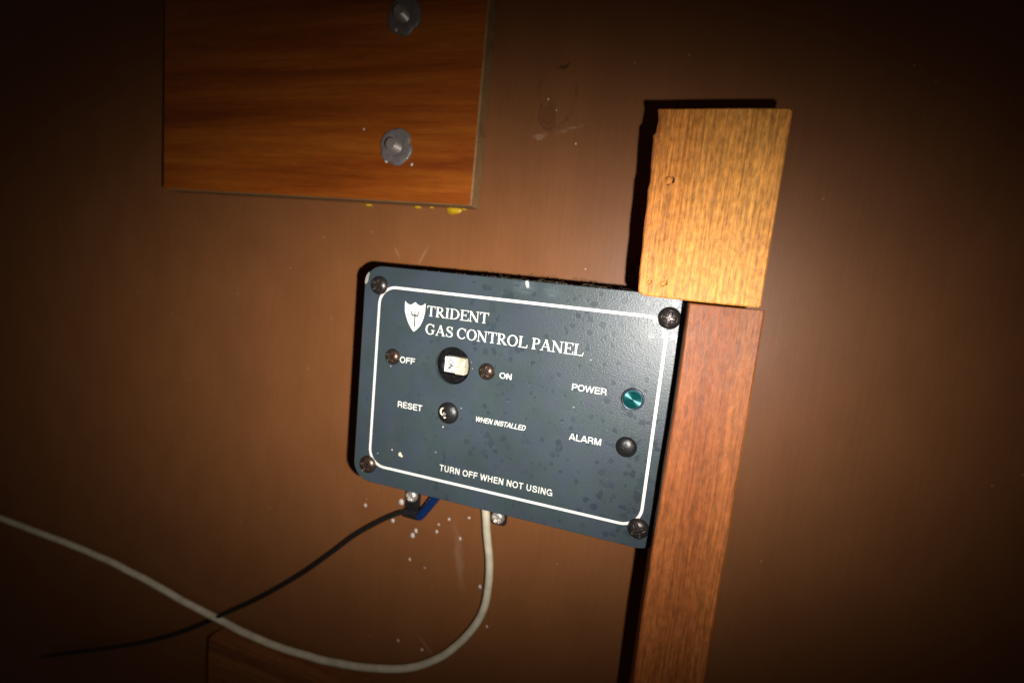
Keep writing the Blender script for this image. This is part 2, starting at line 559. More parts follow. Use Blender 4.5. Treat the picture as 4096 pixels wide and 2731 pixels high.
def tee_nut(name, x, z, rot, label):
    y0 = WALL - PT - 0.0008
    t = thing(name, label, 'tee nut', (x, y0, z), 'tee nuts in the plywood pad')

    def wob(a, r):
        if r < 0.0062:
            return 1
        k = 1.0
        for c, dpt, wd in ((0.25, 0.15, 0.20), (1.75, 0.07, 0.22), (3.3, 0.07, 0.25), (4.35, 0.11, 0.2), (5.4, 0.04, 0.3)):
            d = (a - rot - c + math.pi) % (2 * math.pi) - math.pi
            k -= dpt * math.exp(-(d / wd) ** 2)
        return k
    prof = [(0.0032, -0.0003), (0.0040, -0.0004), (0.0050, -0.0010), (0.0060, -0.0013), (0.0076, -0.0013), (0.0092, -0.0012), (0.0099, -0.0009), (0.0101, -0.0001)]
    mesh('flange', *lathe(prof, 96, wob), M['zinc'], t, (x, y0, z), True)
    # threaded stud: a helix of ridges
    V, F = [], []
    seg, n, pitch, ln, rad = 28, 84, 0.0010, 0.0075, 0.0035
    for i in range(n + 1):
        yy = 0.001 - i / n * ln
        for k in range(seg):
            a = 2 * math.pi * k / seg
            ph = (yy / pitch + k / seg) % 1.0
            rr = rad - 0.00045 * abs(2 * ph - 1)
            if i > n - 6:
                rr -= 0.00012 * (i - n + 6)
            V.append((rr * math.cos(a), yy, rr * math.sin(a)))
    for i in range(n):
        for k in range(seg):
            F.append((i * seg + k, i * seg + (k + 1) % seg, (i + 1) * seg + (k + 1) % seg, (i + 1) * seg + k))
    F.append(tuple(n * seg + k for k in range(seg)))
    st = mesh('threaded_stud', V, F, M['steel'], t, (x, y0, z), True)
    for pl_ in st.data.polygons:
        if len(pl_.vertices) > 4:
            pl_.use_smooth = False
    return t


n1 = tee_nut('tee_nut', -0.0130, 0.0752, 0.0, 'lower tee nut in the plywood pad, grey notched flange with paint drops')
n2 = tee_nut('tee_nut', -0.0135, 0.1420, 1.1, 'upper tee nut in the plywood pad, dark flange around a threaded stud')
for x, z, r in ((-18.4, 67.6, 1.2), (-5.6, 69.6, 0.8)):
    o = link('paint_drop', dm[0], None, n1, (x * MM, WALL - PT - 0.0016, z * MM)); o.scale = (r * MM * 0.8,) * 3
o = link('paint_drop', dm[1], None, n2, (-0.0172, WALL - PT - 0.0018, 0.1350)); o.scale = (0.0010,) * 3
for x, z, r in ((-2.9, 66.2, 0.75), (-34.5, 84.5, 0.6)):
    o = link('paint_speck', dm[2], None, pad, (x * MM, WALL - PT - 0.0008, z * MM)); o.scale = (r * MM,) * 3

# ------------------------------------------------------------------ upper timber batten and lower timber post
BF = -0.0126
edge = [(126.5, 11.3), (126.1, 19.4), (126.05, 28.5), (125.7, 33.0), (125.6, 37.5), (125.65, 43.5), (125.3, 50.1), (125.65, 53.0), (125.5, 56.7),
        (124.95, 63.9), (124.9, 68.2), (124.6, 70.6), (125.5, 71.8), (125.9, 76.8), (125.1, 80.1)]
outline = [(139.0, 8.4), (128.9, 8.65), (127.5, 9.2), (126.8, 10.0)] + edge + [(125.6, 80.6), (132.0, 80.5), (150.0, 80.6), (171.0, 80.4), (172.0, 79.4), (172.0, 9.2), (171.2, 8.4), (155.0, 8.3)]


def slab(name, pts, y0, y1, mat, parent, chamfer=0.0005, zlift=None):
    n = len(pts)
    cx = sum(p[0] for p in pts) / n; cz = sum(p[1] for p in pts) / n
    V = []
    for y, ins in ((y0, chamfer * 1000), (y0 + chamfer, 0.0), (y1, 0.0)):
        for i, (x, z) in enumerate(pts):
            a, b = Vector(pts[i - 1]), Vector(pts[(i + 1) % n])
            d = (b - a).normalized(); nr = Vector((-d.y, d.x))
            if nr.dot(Vector((cx - x, cz - z))) < 0:
                nr = -nr
            V.append(((x + nr.x * ins) * MM, y, (z + nr.y * ins) * MM))
    F = [tuple(range(n)), tuple(range(2 * n, 3 * n))[::-1]]
    for k in range(2):
        for i in range(n):
            j = (i + 1) % n
            F.append((k * n + i, k * n + j, (k + 1) * n + j, (k + 1) * n + i))
    return mesh(name, V, F, mat, parent)


bt = thing('wood_batten', 'short bright orange softwood batten with nail pits, ending on the panel top edge', 'batten', (0.149, WALL, 0.0104))
slab('front_board', outline, BF, -0.0012, M['batten'], bt)
mesh('packing_block', *box(0.1275, 0.1712, -0.0011, WALL - 0.0003, 0.0106, 0.0800), M['batten'], bt)
# torn nail pits: jagged splits in the face with a tuft of lifted fibres beside them
def split(pts, w, mat, parent, name, y):
    q = [(u + R.uniform(-.18, .18), v + R.uniform(-.18, .18)) for u, v in pts]
    V, F = tube([(u * MM, y, v * MM) for u, v in q], [w * R.uniform(.45, 1.1) if 0 < k < len(q) - 1 else w * .2 for k in range(len(q))], 6)
    return mesh(name, V, F, mat, parent)


for strokes_, tuft in (
        ([([(136.9, 15.6), (137.3, 14.8), (137.1, 14.0), (136.6, 13.3)], .00040), ([(136.8, 13.2), (136.0, 12.9), (135.2, 13.0), (134.6, 12.7)], .00022), ([(134.3, 14.6), (134.0, 13.9), (133.6, 13.4)], .00014)], (135.7, 14.2, .9)),
        ([([(131.3, 15.4), (131.5, 14.7), (131.1, 14.2), (131.3, 13.6)], .00026), ([(131.0, 13.6), (130.3, 13.2), (130.0, 12.6)], .00018), ([(128.6, 16.6), (129.6, 16.0), (130.4, 15.9)], .00012)], (130.5, 14.4, .6)),
        ([([(133.8, 55.4), (134.5, 54.4), (134.4, 53.3), (133.9, 52.6)], .00050), ([(133.7, 52.4), (132.6, 51.9), (131.6, 52.2)], .00020)], (132.7, 53.8, 1.3))):
    pit = split(*strokes_[0], M['recess'], bt, 'nail_pit', BF + .00002)
    for pts_, w_ in strokes_[1:]:
        split(pts_, w_, M['recess'], pit, 'split', BF + .00002)
    tx, tz, tr = tuft
    link('lifted_fibre', blob(int(tx * 10), tr * MM, .28 * MM, tr * 1.15 * MM, 2, 0.6), M['batten'], pit, (tx * MM, BF + .00005, tz * MM), True)
for i in range(26):   # splinters standing off the rough sawn edge
    x0 = 125.6 + R.uniform(-0.2, 0.3); z0 = R.uniform(14, 72)
    z1 = z0 + R.uniform(2, 6)
    # keep them on the face so that they follow the grain
    x0 += R.uniform(0.4, 12)
    V, F = tube([(x0 * MM, BF + 0.0001, z0 * MM), ((x0 + R.uniform(-.12, .12)) * MM, BF - 0.00015, (z0 + z1) / 2 * MM), ((x0 + R.uniform(-.2, .2)) * MM, BF + 0.0001, z1 * MM)], [0.00006, 0.00018, 0.00006], 6)
    mesh('splinter', V, F, M['batten'], bt)

PF = -0.0204
post = thing('wood_post', 'tall red brown timber post beside the panel, below the orange batten', 'post', (0.1585, WALL, -0.42))
pl = [(146.2, 7.6), (146.45, -20.0), (146.3, -46.3), (145.95, -62.0), (146.0, -76.4), (145.6, -92.2), (145.7, -104.0), (145.45, -119.0), (145.6, -135.0), (145.8, -152.0), (145.5, -200.0), (145.6, -300.0), (145.6, -420.0),
      (172.5, -420.0), (172.5, -200.0), (172.4, 7.6)]
slab('front_board', pl, PF, -0.0016, M['post'], post, 0.0007)
mesh('packing_block', *box(0.1462, 0.1720, -0.0015, WALL - 0.0003, -0.4195, BOT - 0.0008), M['post'], post)
mesh('packing_block', *box(RIGHT + 0.001, 0.1720, -0.0015, WALL - 0.0003, BOT - 0.0004, 0.0070), M['post'], post)

# ------------------------------------------------------------------ small timber cleat at the foot of the wall
cl = mesh('wood_cleat', *box(-0.135, -0.0135, WALL - 0.016, WALL - 0.0003, -0.330, -0.2585), M['cleat'])
bevel_obj(cl, 0.001, 2)
tag(cl, 'dim orange timber cleat on the wall just under the white cable', 'cleat')

# ------------------------------------------------------------------ the gas control panel
panel = thing('gas_control_panel', 'slate grey gas control panel with white lettering, breaker and indicator lamps', 'control panel', (0.07, WALL, -0.098))


def plate_mesh():
    HC, HR = (0.0430, -0.0347), 0.00925
    bm = bmesh.new()

    def ring(loop, y):
        return [bm.verts.new((x, y, z)) for x, z in loop]
    ins = 0.0003
    outer_f = ring(rrect(LEFT + ins, RIGHT - ins, BOT + ins, TOP - ins, 0.0097), 0.0)
    outer_m = ring(rrect(LEFT, RIGHT, BOT, TOP, 0.010), 0.0003)
    outer_b = ring(rrect(LEFT, RIGHT, BOT, TOP, 0.010), 0.0022)
    hole = [(HC[0] + HR * math.cos(2 * math.pi * k / 64), HC[1] + HR * math.sin(2 * math.pi * k / 64)) for k in range(64)]
    hole_f, hole_b = ring(hole, 0.0), ring(hole, 0.0022)
    e = []
    for loop in (outer_f, hole_f):
        for i in range(len(loop)):
            e.append(bm.edges.new((loop[i], loop[(i + 1) % len(loop)])))
    bmesh.ops.triangle_fill(bm, use_beauty=True, edges=e)
    for a, b in ((outer_f, outer_m), (outer_m, outer_b), (hole_f, hole_b)):
        for i in range(len(a)):
            j = (i + 1) % len(a)
            bm.faces.new((a[i], a[j], b[j], b[i]))
    e = []
    for loop in (outer_b, hole_b):
        for i in range(len(loop)):
            ed = bm.edges.get((loop[i], loop[(i + 1) % len(loop)]))
            e.append(ed)
    bmesh.ops.triangle_fill(bm, use_beauty=True, edges=e)
    bmesh.ops.recalc_face_normals(bm, faces=bm.faces)
    me = bpy.data.meshes.new('face_plate')
    bm.to_mesh(me); bm.free()
    return me


plate = link('face_plate', plate_mesh(), M['plate'], panel)
hs = mesh('housing', *box(0.004, 0.136, 0.0075, WALL - 0.0003, -0.0960, 0.0030), M['black'], panel)
bevel_obj(hs, 0.002, 2)

# white border line
IY = -0.00010
o_ = rrect(-0.00065, 0.14065, -0.09475, 0.00065, 0.00965, 14)
i_ = rrect(0.00065, 0.13935, -0.09345, -0.00065, 0.00835, 14)
n = len(o_)
mesh('border_line', [(x, IY, z) for x, z in o_] + [(x, IY, z) for x, z in i_],
     [(i, (i + 1) % n, n + (i + 1) % n, n + i) for i in range(n)], M['print'], panel)


# ---- pen-stroke lettering: every stroke is a strip with its own widths
def arc(cx, cy, rx, ry, a0, a1, n=18):
    return [(cx + rx * math.cos(math.radians(a0 + (a1 - a0) * k / n)), cy + ry * math.sin(math.radians(a0 + (a1 - a0) * k / n))) for k in range(n + 1)]


def contrast(cx, pts, rx, thick, thin):
    out = []
    for x, y in pts:
        c = min(1.0, abs(x - cx) / rx)
        out.append(thin + (thick - thin) * c ** 1.8)
    return out


TK, TN, SE = 0.165, 0.062, 0.05


def serif_glyph(ch):
    st = lambda x, a=0.0, b=1.0, w=TK: ([(x, a), (x, b)], [w, w])
    h = lambda y, a, b, w=SE: ([(a, y), (b, y)], [w, w])
    beak = lambda x, a, b: ([(x, a), (x, b)], [0.035, 0.075])
    T, B = 1 - SE / 2, SE / 2
    if ch == 'T':
        return 0.88, [st(.44), h(T, .03, .85, .06), beak(.05, .74, 1), beak(.83, .74, 1), h(B, .26, .62)]
    if ch == 'I':
        return 0.46, [st(.23), h(T, .04, .42), h(B, .04, .42)]
    if ch == 'N':
        return 1.06, [st(.17, 0, 1, TN), ([(.12, 1), (.86, 0)], [.17, .17]), st(.86, 0, 1, TN), h(B, .02, .33), h(T, .70, 1.02), h(T, 0, .16)]
    if ch == 'E':
        return 0.88, [st(.22), h(T, .04, .80, .058), h(B, .04, .83, .058), h(.52, .22, .60, .055), ([(.60, .38), (.60, .66)], [.05, .05]), beak(.79, .76, 1), ([(.86, .28), (.82, 0)], [.035, .075])]
    if ch == 'L':
        return 0.88, [st(.22), h(T, .04, .41), h(B, .04, .83, .058), ([(.87, .30), (.82, 0)], [.035, .08])]
    if ch == 'D':
        p = arc(.38, .5, .52, .472, 90, -90, 22)
        return 1.04, [st(.22), h(T, .04, .39, .055), h(B, .04, .39, .055), (p, contrast(.38, p, .52, TK, .055))]
    if ch in 'PR':
        p = arc(.42, .735, .27, .238, 90, -90, 16)
        s = [st(.22), h(T, .04, .43, .055), h(.497, .22, .43, .055), (p, contrast(.42, p, .27, .15, .055))]
        if ch == 'P':
            return 0.80, s + [h(B, .04, .42)]
        return 0.98, s + [h(B, .04, .41), ([(.40, .50), (.84, .02)], [.15, .17]), h(B, .72, 1.0)]
    if ch == 'A':
        return 1.04, [([(.15, 0), (.51, .98)], [TN, TN]), ([(.49, 1), (.87, 0)], [.165, .165]), h(.34, .27, .75, .055), h(B, .02, .30), h(B, .70, 1.04)]
    if ch == 'O':
        p = arc(.52, .5, .405, .478, 0, 360, 44)
        return 1.05, [(p, contrast(.52, p, .405, TK, TN))]
    if ch == 'C':
        p = arc(.52, .5, .405, .478, 42, 322, 34)
        return 0.97, [(p, contrast(.56, p, .445, TK, TN)), ([(.86, .98), (.86, .66)], [.07, .035])]
    if ch == 'G':
        p = arc(.52, .5, .405, .478, 42, 312, 34)
        return 1.06, [(p, contrast(.56, p, .445, TK, TN)), ([(.86, .98), (.86, .66)], [.07, .035]), st(.80, .10, .43, .155), h(.425, .62, 1.0)]
    if ch == 'S':
        q = catmull([(.66, .72, 0), (.60, .90, 0), (.43, .97, 0), (.24, .91, 0), (.17, .76, 0), (.26, .61, 0), (.44, .51, 0), (.63, .40, 0), (.70, .24, 0), (.60, .08, 0), (.40, .03, 0), (.20, .10, 0), (.12, .28, 0)], 5)
        m = len(q) - 1
        return 0.80, [([(v.x, v.y) for v in q], [.055 + .13 * max(0.0, math.sin(math.pi * min(1, max(0, (i / m - .18) / .64)))) ** 1.5 for i in range(m + 1)]),
                      ([(.67, .99), (.67, .68)], [.06, .035]), ([(.12, .01), (.12, .32)], [.06, .035])]
    return 0.36, []


WS = 0.143


def sans_glyph(ch):
    s = lambda *p, w=WS: (list(p), [w] * len(p))
    lo, hi = WS / 2, 1 - WS / 2
    if ch == 'A':
        return 0.94, [s((.08, 0), (.44, 1)), s((.50, 1), (.86, 0)), s((.22, .29), (.72, .29), w=.15)]
    if ch == 'D':
        return 0.96, [s((.17, 0), (.17, 1)), s((.17, hi), (.44, hi)), s((.17, lo), (.44, lo)), (arc(.44, .5, .365, .5 - lo, 90, -90), [WS] * 19)]
    if ch in 'EF':
        r = [s((.17, 0), (.17, 1)), s((.17, hi), (.80, hi)), s((.17, .52), (.74, .52), w=.15)]
        return (0.84, r + [s((.17, lo), (.82, lo))]) if ch == 'E' else (0.80, r)
    if ch == 'G':
        return 1.04, [(arc(.52, .5, .40, .5 - lo, 40, 350, 34), [WS] * 35), s((.56, .46), (.96, .46), w=.15), s((.92, .0), (.92, .5), w=.12)]
    if ch == 'H':
        return 0.96, [s((.17, 0), (.17, 1)), s((.79, 0), (.79, 1)), s((.17, .53), (.79, .53))]
    if ch == 'I':
        return 0.36, [s((.18, 0), (.18, 1))]
    if ch == 'L':
        return 0.78, [s((.17, 0), (.17, 1)), s((.17, lo), (.75, lo))]
    if ch == 'M':
        return 1.10, [s((.16, 0), (.16, 1), w=.15), s((.94, 0), (.94, 1), w=.15), s((.20, 1), (.55, 0), w=.16), s((.55, 0), (.90, 1), w=.16)]
    if ch == 'N':
        return 0.96, [s((.16, 0), (.16, 1)), s((.80, 0), (.80, 1)), s((.18, 1), (.78, 0), w=.18)]
    if ch == 'O':
        return 1.04, [(arc(.52, .5, .40, .51 - lo, 0, 360, 40), [WS] * 41)]
    if ch in 'PR':
        r = [s((.17, 0), (.17, 1)), s((.17, hi), (.52, hi)), s((.17, .46), (.52, .46), w=.15), (arc(.50, (hi + .46) / 2, .27, (hi - .46) / 2, 90, -90, 14), [WS] * 15)]
        return (0.86, r) if ch == 'P' else (0.94, r + [s((.60, .46), (.76, .30), (.79, 0))])
    if ch == 'S':
        q = catmull([(.78, .66, 0), (.72, .84, 0), (.48, .925, 0), (.24, .86, 0), (.17, .72, 0), (.28, .58, 0), (.50, .51, 0), (.74, .42, 0), (.80, .27, 0), (.70, .13, 0), (.46, .075, 0), (.20, .14, 0), (.13, .34, 0)], 5)
        return 0.92, [([(v.x, v.y) for v in q], [WS] * len(q))]
    if ch == 'T':
        return 0.82, [s((.41, 0), (.41, 1)), s((.03, hi), (.79, hi))]
    if ch == 'U':
        return 0.96, [([(.17, 1)] + arc(.48, .40, .31, .40 - lo, 180, 360, 18) + [(.79, 1)], [WS] * 21)]
    if ch == 'W':
        return 1.28, [s((.08, 1), (.36, 0), w=.15), s((.34, 0), (.64, 1), w=.15), s((.64, 1), (.94, 0), w=.15), s((.92, 0), (1.20, 1), w=.15)]
    return 0.34, []


def strip(pts, ws):
    n = len(pts)
    P = [Vector(p) for p in pts]
    closed = n > 8 and (P[0] - P[-1]).length < 1e-6
    L_, R_ = [], []
    for i in range(n):
        if closed and i in (0, n - 1):
            d = (P[1] - P[-2]).normalized()
        else:
            d = (P[min(i + 1, n - 1)] - P[max(i - 1, 0)]).normalized()
        nr = Vector((-d.y, d.x))
        # slanted straight strokes end flat on the cap line and the base line
        if n == 2 and abs(d.x) > 0.05 and abs(d.y) > 0.3:
            nr = Vector((1, 0)) / abs(d.y) * (-1 if d.y > 0 else 1)
        L_.append(P[i] + nr * ws[i] / 2); R_.append(P[i] - nr * ws[i] / 2)
    return L_, R_


def lettering(name, text, glyph, x0, x1, z0, cap, mat, parent, shear=0.0, rot=0.0, y=IY, gap=0.0, centre=None, bold=1.0):
    strokes, pen = [], 0.0
    for ch in text:
        w, ss = glyph(ch)
        for pts, ws in ss:
            strokes.append(([(px + pen, py) for px, py in pts], ws))
        pen += w + gap
    xs = [p[0] for pts, ws in strokes for p in pts]
    lo, hi = min(xs) - 0.04, max(xs) + 0.04
    sx = (x1 - x0) / (hi - lo)
    V, F = [], []
    for k, (pts, ws) in enumerate(strokes):
        A, B = strip(pts, [q * bold for q in ws])
        b = len(V)
        yy = y - (k % 7) * 4e-6
        for p in A + B:
            V.append((x0 + (p.x - lo) * sx + shear * p.y * cap, yy, z0 + p.y * cap))
        m = len(A)
        for i in range(m - 1):
            F.append((b + i, b + i + 1, b + m + i + 1, b + m + i))
    if rot:
        c = Vector((centre[0], 0, centre[1]))
        mt = Matrix.Translation(c) @ Matrix.Rotation(rot, 4, 'Y') @ Matrix.Translation(-c)
        V = [mt @ Vector(v) for v in V]
    bmF = []
    for f in F:      # every strip faces the viewer (-Y)
        a, b, c = (Vector(V[i]) for i in f[:3])
        bmF.append(f if (b - a).cross(c - a).y < 0 else f[::-1])
    return mesh(name, V, bmF, mat, parent, fix=False)


lettering('lettering', 'TRIDENT', serif_glyph, 0.0269, 0.0596, -0.01200, 0.00500, M['print'], panel)
lettering('lettering', 'GAS CONTROL PANEL', serif_glyph, 0.0272, 0.1060, -0.02095, 0.00515, M['print'], panel)
lettering('lettering', 'OFF', sans_glyph, 0.0140, 0.0226, -0.03725, 0.00305, M['print'], panel)
lettering('lettering', 'ON', sans_glyph, 0.0677, 0.0735, -0.03700, 0.00280, M['print'], panel)
lettering('lettering', 'RESET', sans_glyph, 0.0147, 0.0285, -0.06040, 0.00310, M['print'], panel)
lettering('lettering', 'WHEN INSTALLED', sans_glyph, 0.0574, 0.0826, -0.06010, 0.00250, M['print'], panel, shear=0.21)
lettering('lettering', 'POWER', sans_glyph, 0.1027, 0.1181, -0.03700, 0.00295, M['print'], panel)
lettering('lettering', 'ALARM', sans_glyph, 0.1040, 0.1184, -0.06020, 0.00300, M['print'], panel)
lettering('lettering', 'TURN OFF WHEN NOT USING', sans_glyph, 0.0406, 0.0992, -0.08890, 0.00320, M['print'], panel, gap=0.06)

# ---- shield emblem with its trident, cut out so that the enamel shows through
left = catmull([(14.55, -5.95, 0), (14.60, -8.2, 0), (15.0, -11.4, 0), (16.5, -15.3, 0), (18.5, -18.6, 0), (20.60, -20.75, 0)], 6)
right_ = catmull([(20.60, -20.75, 0), (23.4, -17.9, 0), (25.1, -14.3, 0), (25.8, -11.0, 0), (26.0, -8.2, 0), (25.92, -5.90, 0)], 6)
top_ = catmull([(25.92, -5.90, 0), (24.7, -7.0, 0), (23.1, -7.45, 0), (21.6, -7.0, 0), (20.25, -6.05, 0), (18.9, -7.05, 0), (17.4, -7.55, 0), (15.8, -7.0, 0), (14.55, -5.95, 0)], 5)
sh = [(v.x, v.y) for v in left[:-1] + right_[:-1] + top_[:-1]]
tri = [(20.36, -18.1), (20.26, -13.05), (18.65, -12.90), (18.32, -11.2), (17.62, -9.30), (18.72, -10.7), (19.22, -12.15), (20.10, -12.20), (20.25, -10.6), (20.45, -8.9),
       (20.70, -10.6), (20.80, -12.20), (21.78, -12.15), (22.28, -10.7), (23.18, -9.20), (22.74, -11.2), (22.38, -12.90), (20.92, -13.05), (21.20, -18.1)]
bm = bmesh.new()
es = []
for loop in (sh, tri):
    vs = [bm.verts.new((x * MM, IY, z * MM)) for x, z in loop]
    es += [bm.edges.new((vs[i], vs[(i + 1) % len(vs)])) for i in range(len(vs))]
bmesh.ops.triangle_fill(bm, use_beauty=True, edges=es, normal=(0, -1, 0))
me = bpy.data.meshes.new('shield_emblem'); bm.to_mesh(me); bm.free()
link('shield_emblem', me, M['print'], panel)


# ---- pan head cross screws
def screw_mesh(rad, height, seed):
    V, F = [], []
    rings, seg = 26, 64
    V.append([0, -height * 0.45, 0])
    for i in range(1, rings + 1):
        q = i / rings
        for k in range(seg):
            a = 2 * math.pi * k / seg
            x, z = q * rad * math.cos(a), q * rad * math.sin(a)
            y = -height * (1 - q ** 2.6) ** 0.62
            u, v = abs(x) / rad, abs(z) / rad
            s1 = max(0, 1 - (min(u, v) / 0.17) ** 4) * max(0, 1 - (max(u, v) / 0.64) ** 4)
            y += height * 0.62 * min(1, s1 * 1.6)
            V.append([x, min(y, 0.0), z])
    for k in range(seg):
        F.append((0, 1 + k, 1 + (k + 1) % seg))
    for i in range(rings - 1):
        for k in range(seg):
            a = 1 + i * seg + k; b = 1 + i * seg + (k + 1) % seg
            F.append((a, b, b + seg, a + seg))
    n0 = len(V)
    for k in range(seg):
        a = 2 * math.pi * k / seg
        V.append([rad * 0.98 * math.cos(a), 0.0006, rad * 0.98 * math.sin(a)])
    for k in range(seg):
        a = 1 + (rings - 1) * seg + k; b = 1 + (rings - 1) * seg + (k + 1) % seg
        F.append((a, b, n0 + (k + 1) % seg, n0 + k))
    me = bpy.data.meshes.new('screw')
    me.from_pydata(V, [], F)
    b = bmesh.new(); b.from_mesh(me); bmesh.ops.recalc_face_normals(b, faces=b.faces); b.to_mesh(me); b.free()
    me.shade_smooth()
    return me


sc_big, sc_small = screw_mesh(0.0048, 0.0027, 0), screw_mesh(0.0041, 0.0024, 1)
sc_brz = sc_big.copy()
sc_big.materials.append(M['screw']); sc_small.materials.append(M['bronze']); sc_brz.materials.append(M['bronze'])
for me_, x, z, a in ((sc_big, -0.0006, 0.0003, 35), (sc_brz, -0.0006, -0.0944, 20), (sc_big, 0.1395, -0.0946, 62), (sc_big, 0.1402, 0.0002, 10), (sc_small, 0.0098, -0.0349, 38), (sc_small, 0.0610, -0.0349, 28)):
    o = link('screw', me_, None, panel, (x, -0.0001, z))
    o.rotation_euler = (0, math.radians(a), 0)
link('paint_fleck', blob(3, 0.0005, 0.0003, 0.0007, 2), M['cream'], panel, (0.1391, -0.0019, -0.0969), True)

# ---- breaker behind the round hole
br = mesh('breaker', *box(0.0305, 0.0555, 0.0060, 0.0074, -0.0470, -0.0225), M['breaker'], panel)
mesh('cover_strip', *box(0.0340, 0.0520, 0.0042, 0.0059, -0.0300, -0.0262), M['breaker'], br)
mesh('cover_strip', *box(0.0340, 0.0520, 0.0042, 0.0059, -0.0434, -0.0402), M['breaker'], br)
mesh('cover_seam', *box(0.0338, 0.0379, 0.0050, 0.0059, -0.0343, -0.0306), M['breaker'], br)
mesh('cover_seam', *box(0.0338, 0.0379, 0.0050, 0.0059, -0.0394, -0.0347), M['breaker'], br)
rx0, rxm, rx1, rz0, rz1 = 0.03825, 0.04350, 0.04895, -0.03870, -0.03090
ya, ym, yb = 0.0014, 0.0032, 0.0013
rk = mesh('rocker', [(rx0, ya, rz0 + .0004), (rx0, ya, rz1), (rxm, ym, rz1), (rxm, ym, rz0), (rx0, 0.0059, rz0 + .0004), (rx0, 0.0059, rz1), (rxm, 0.0059, rz1), (rxm, 0.0059, rz0)],
          [(0, 1, 2, 3), (4, 7, 6, 5), (0, 4, 5, 1), (1, 5, 6, 2), (2, 6, 7, 3), (0, 3, 7, 4)], M['rocker'], br)
rk2 = mesh('rocker_worn_side', [(rxm + .00008, ym - .0004, rz0 - .0005), (rxm + .00008, ym - .0004, rz1 + .0001), (rx1, yb, rz1 + .0001), (rx1, yb, rz0 - .0001), (rxm + .00008, 0.0059, rz0 - .0005), (rxm + .00008, 0.0059, rz1 + .0001), (rx1, 0.0059, rz1 + .0001), (rx1, 0.0059, rz0 - .0001)],
           [(0, 1, 2, 3), (4, 7, 6, 5), (0, 4, 5, 1), (1, 5, 6, 2), (2, 6, 7, 3), (0, 3, 7, 4)], M['rocker_worn'], br)
rk2['label'] = 'yellowed grubby half of the white rocker'
on = lettering('rocker_print', 'ON', sans_glyph, 0.0388, 0.0432, -0.03570, 0.0024, M['ink'], br, bold=1.6, rot=math.radians(90), centre=(0.0410, -0.0345), y=0.0)
# lay the print on the sloping facet, a hair above it
for v in on.data.vertices:
    v.co.y = ya + (v.co.x - rx0) / (rxm - rx0) * (ym - ya) - 0.00006
link('dust_crumb', blob(5, 0.0005, 0.0004, 0.0005, 2), M['cream'], br, (0.0366, 0.0047, -0.0326), True)

# ---- reset button, alarm plug, power lamp
dome = [(0.0055 * math.sin(math.radians(a)), -0.0026 * math.cos(math.radians(a))) for a in range(0, 91, 6)]
dome[0] = (0, -0.0026)
rb = mesh('reset_button', *lathe(dome + [(0.0055, 0.0004)], 56), M['rubber'], panel, (0.0429, 0, -0.0586), True)


def smear(pts, w, par):
    V, F = tube([(x * MM, y * MM, z * MM) for x, y, z in pts], w, 10)
    return mesh('paint_smear', V, F, M['cream'], par, None, True)


def on_dome(x, z):
    q = min(0.98, math.hypot(x - 42.9, z + 58.6) / 5.5)
    return -2.6 * math.sqrt(1 - q * q)


p1 = [(40.9, -55.9), (39.9, -56.6), (39.6, -57.7), (40.0, -58.9), (40.7, -59.5)]
smear([(x, on_dome(x, z) + .15, z) for x, z in p1], [.0003, .0005, .00055, .0005, .0003], rb)
p2 = [(41.5, -60.2), (42.2, -60.6), (42.7, -60.2)]
smear([(x, on_dome(x, z) + .15, z) for x, z in p2], [.0003, .0005, .0003], rb)
for k in range(9):
    x, z = 41.6 + R.uniform(-.8, .9), -58.6 + R.uniform(-.9, .6)
    link('paint_fleck', blob(20 + k, .00028, .00012, .0003, 1), M['drop'], rb, (x * MM, on_dome(x, z) * MM, z * MM), True)

dome = [(0.0047 * math.sin(math.radians(a)), -0.0023 * math.cos(math.radians(a))) for a in range(0, 91, 6)]
dome[0] = (0, -0.0023)
mesh('alarm_plug', *lathe(dome + [(0.0047, 0.0004)], 56), M['rubber'], panel, (0.1297, 0, -0.0586), True)

pw = mesh('power_lamp', *lathe([(0.0041, -0.0016), (0.0044, -0.0019), (0.0048, -0.0018), (0.00495, -0.0010), (0.00495, 0.0003)], 56), M['bezel'], panel, (0.1298, 0, -0.0366), True)
mesh('lens', *lathe([(0, -0.00195)] + [(0.0041 * k / 14, -0.00195) for k in range(1, 15)] + [(0.0042, -0.0012)], 64), M['lens'], pw, (0.1298, 0, -0.0366), True)

# ---- paint fleck on the plate, bare chip on the corner
fk = blob(41, 0.0008, 0.0005, 0.0010, 3, 0.5)
link('paint_fleck', fk, M['cream'], panel, (0.0178, -0.0001, -0.0851), True)
link('paint_fleck', blob(42, 0.0006, 0.0004, 0.0006, 3, 0.5), M['cream'], panel, (0.0188, -0.0001, -0.0859), True)
chip = [(-7.05, 6.55), (-6.75, 5.5), (-7.2, 3.8), (-7.5, 1.6), (-8.2, 0.4), (-9.1, 0.2), (-9.25, 1.4), (-9.05, 3.2), (-8.55, 4.6), (-7.9, 5.7)]
mesh('paint_chip', [(x * MM, -0.00007, z * MM) for x, z in chip], [tuple(range(len(chip)))[::-1]], M['bare'], panel, fix=False)
for x, z, r in ((8.9, -40.0, .3), (46.5, -61.9, .35), (49.5, -55.0, .3), (40.6, -66.2, .45), (13.0, -83.7, .5), (3.8, -93.0, .25), (52.8, -31.5, .2), (53.5, -34.6, .22), (-4.0, -98.6, .3)):
    link('paint_fleck', blob(int(x * 7), r * MM, .12 * MM, r * MM, 1, 0.4), M['drop'], panel, (x * MM, 0, z * MM), True)

# ---- dust and lint along the top edge
V, F = [], []


def addm(v, f):
    b = len(V)
    V.extend(v); F.extend(tuple(i + b for i in q) for q in f)


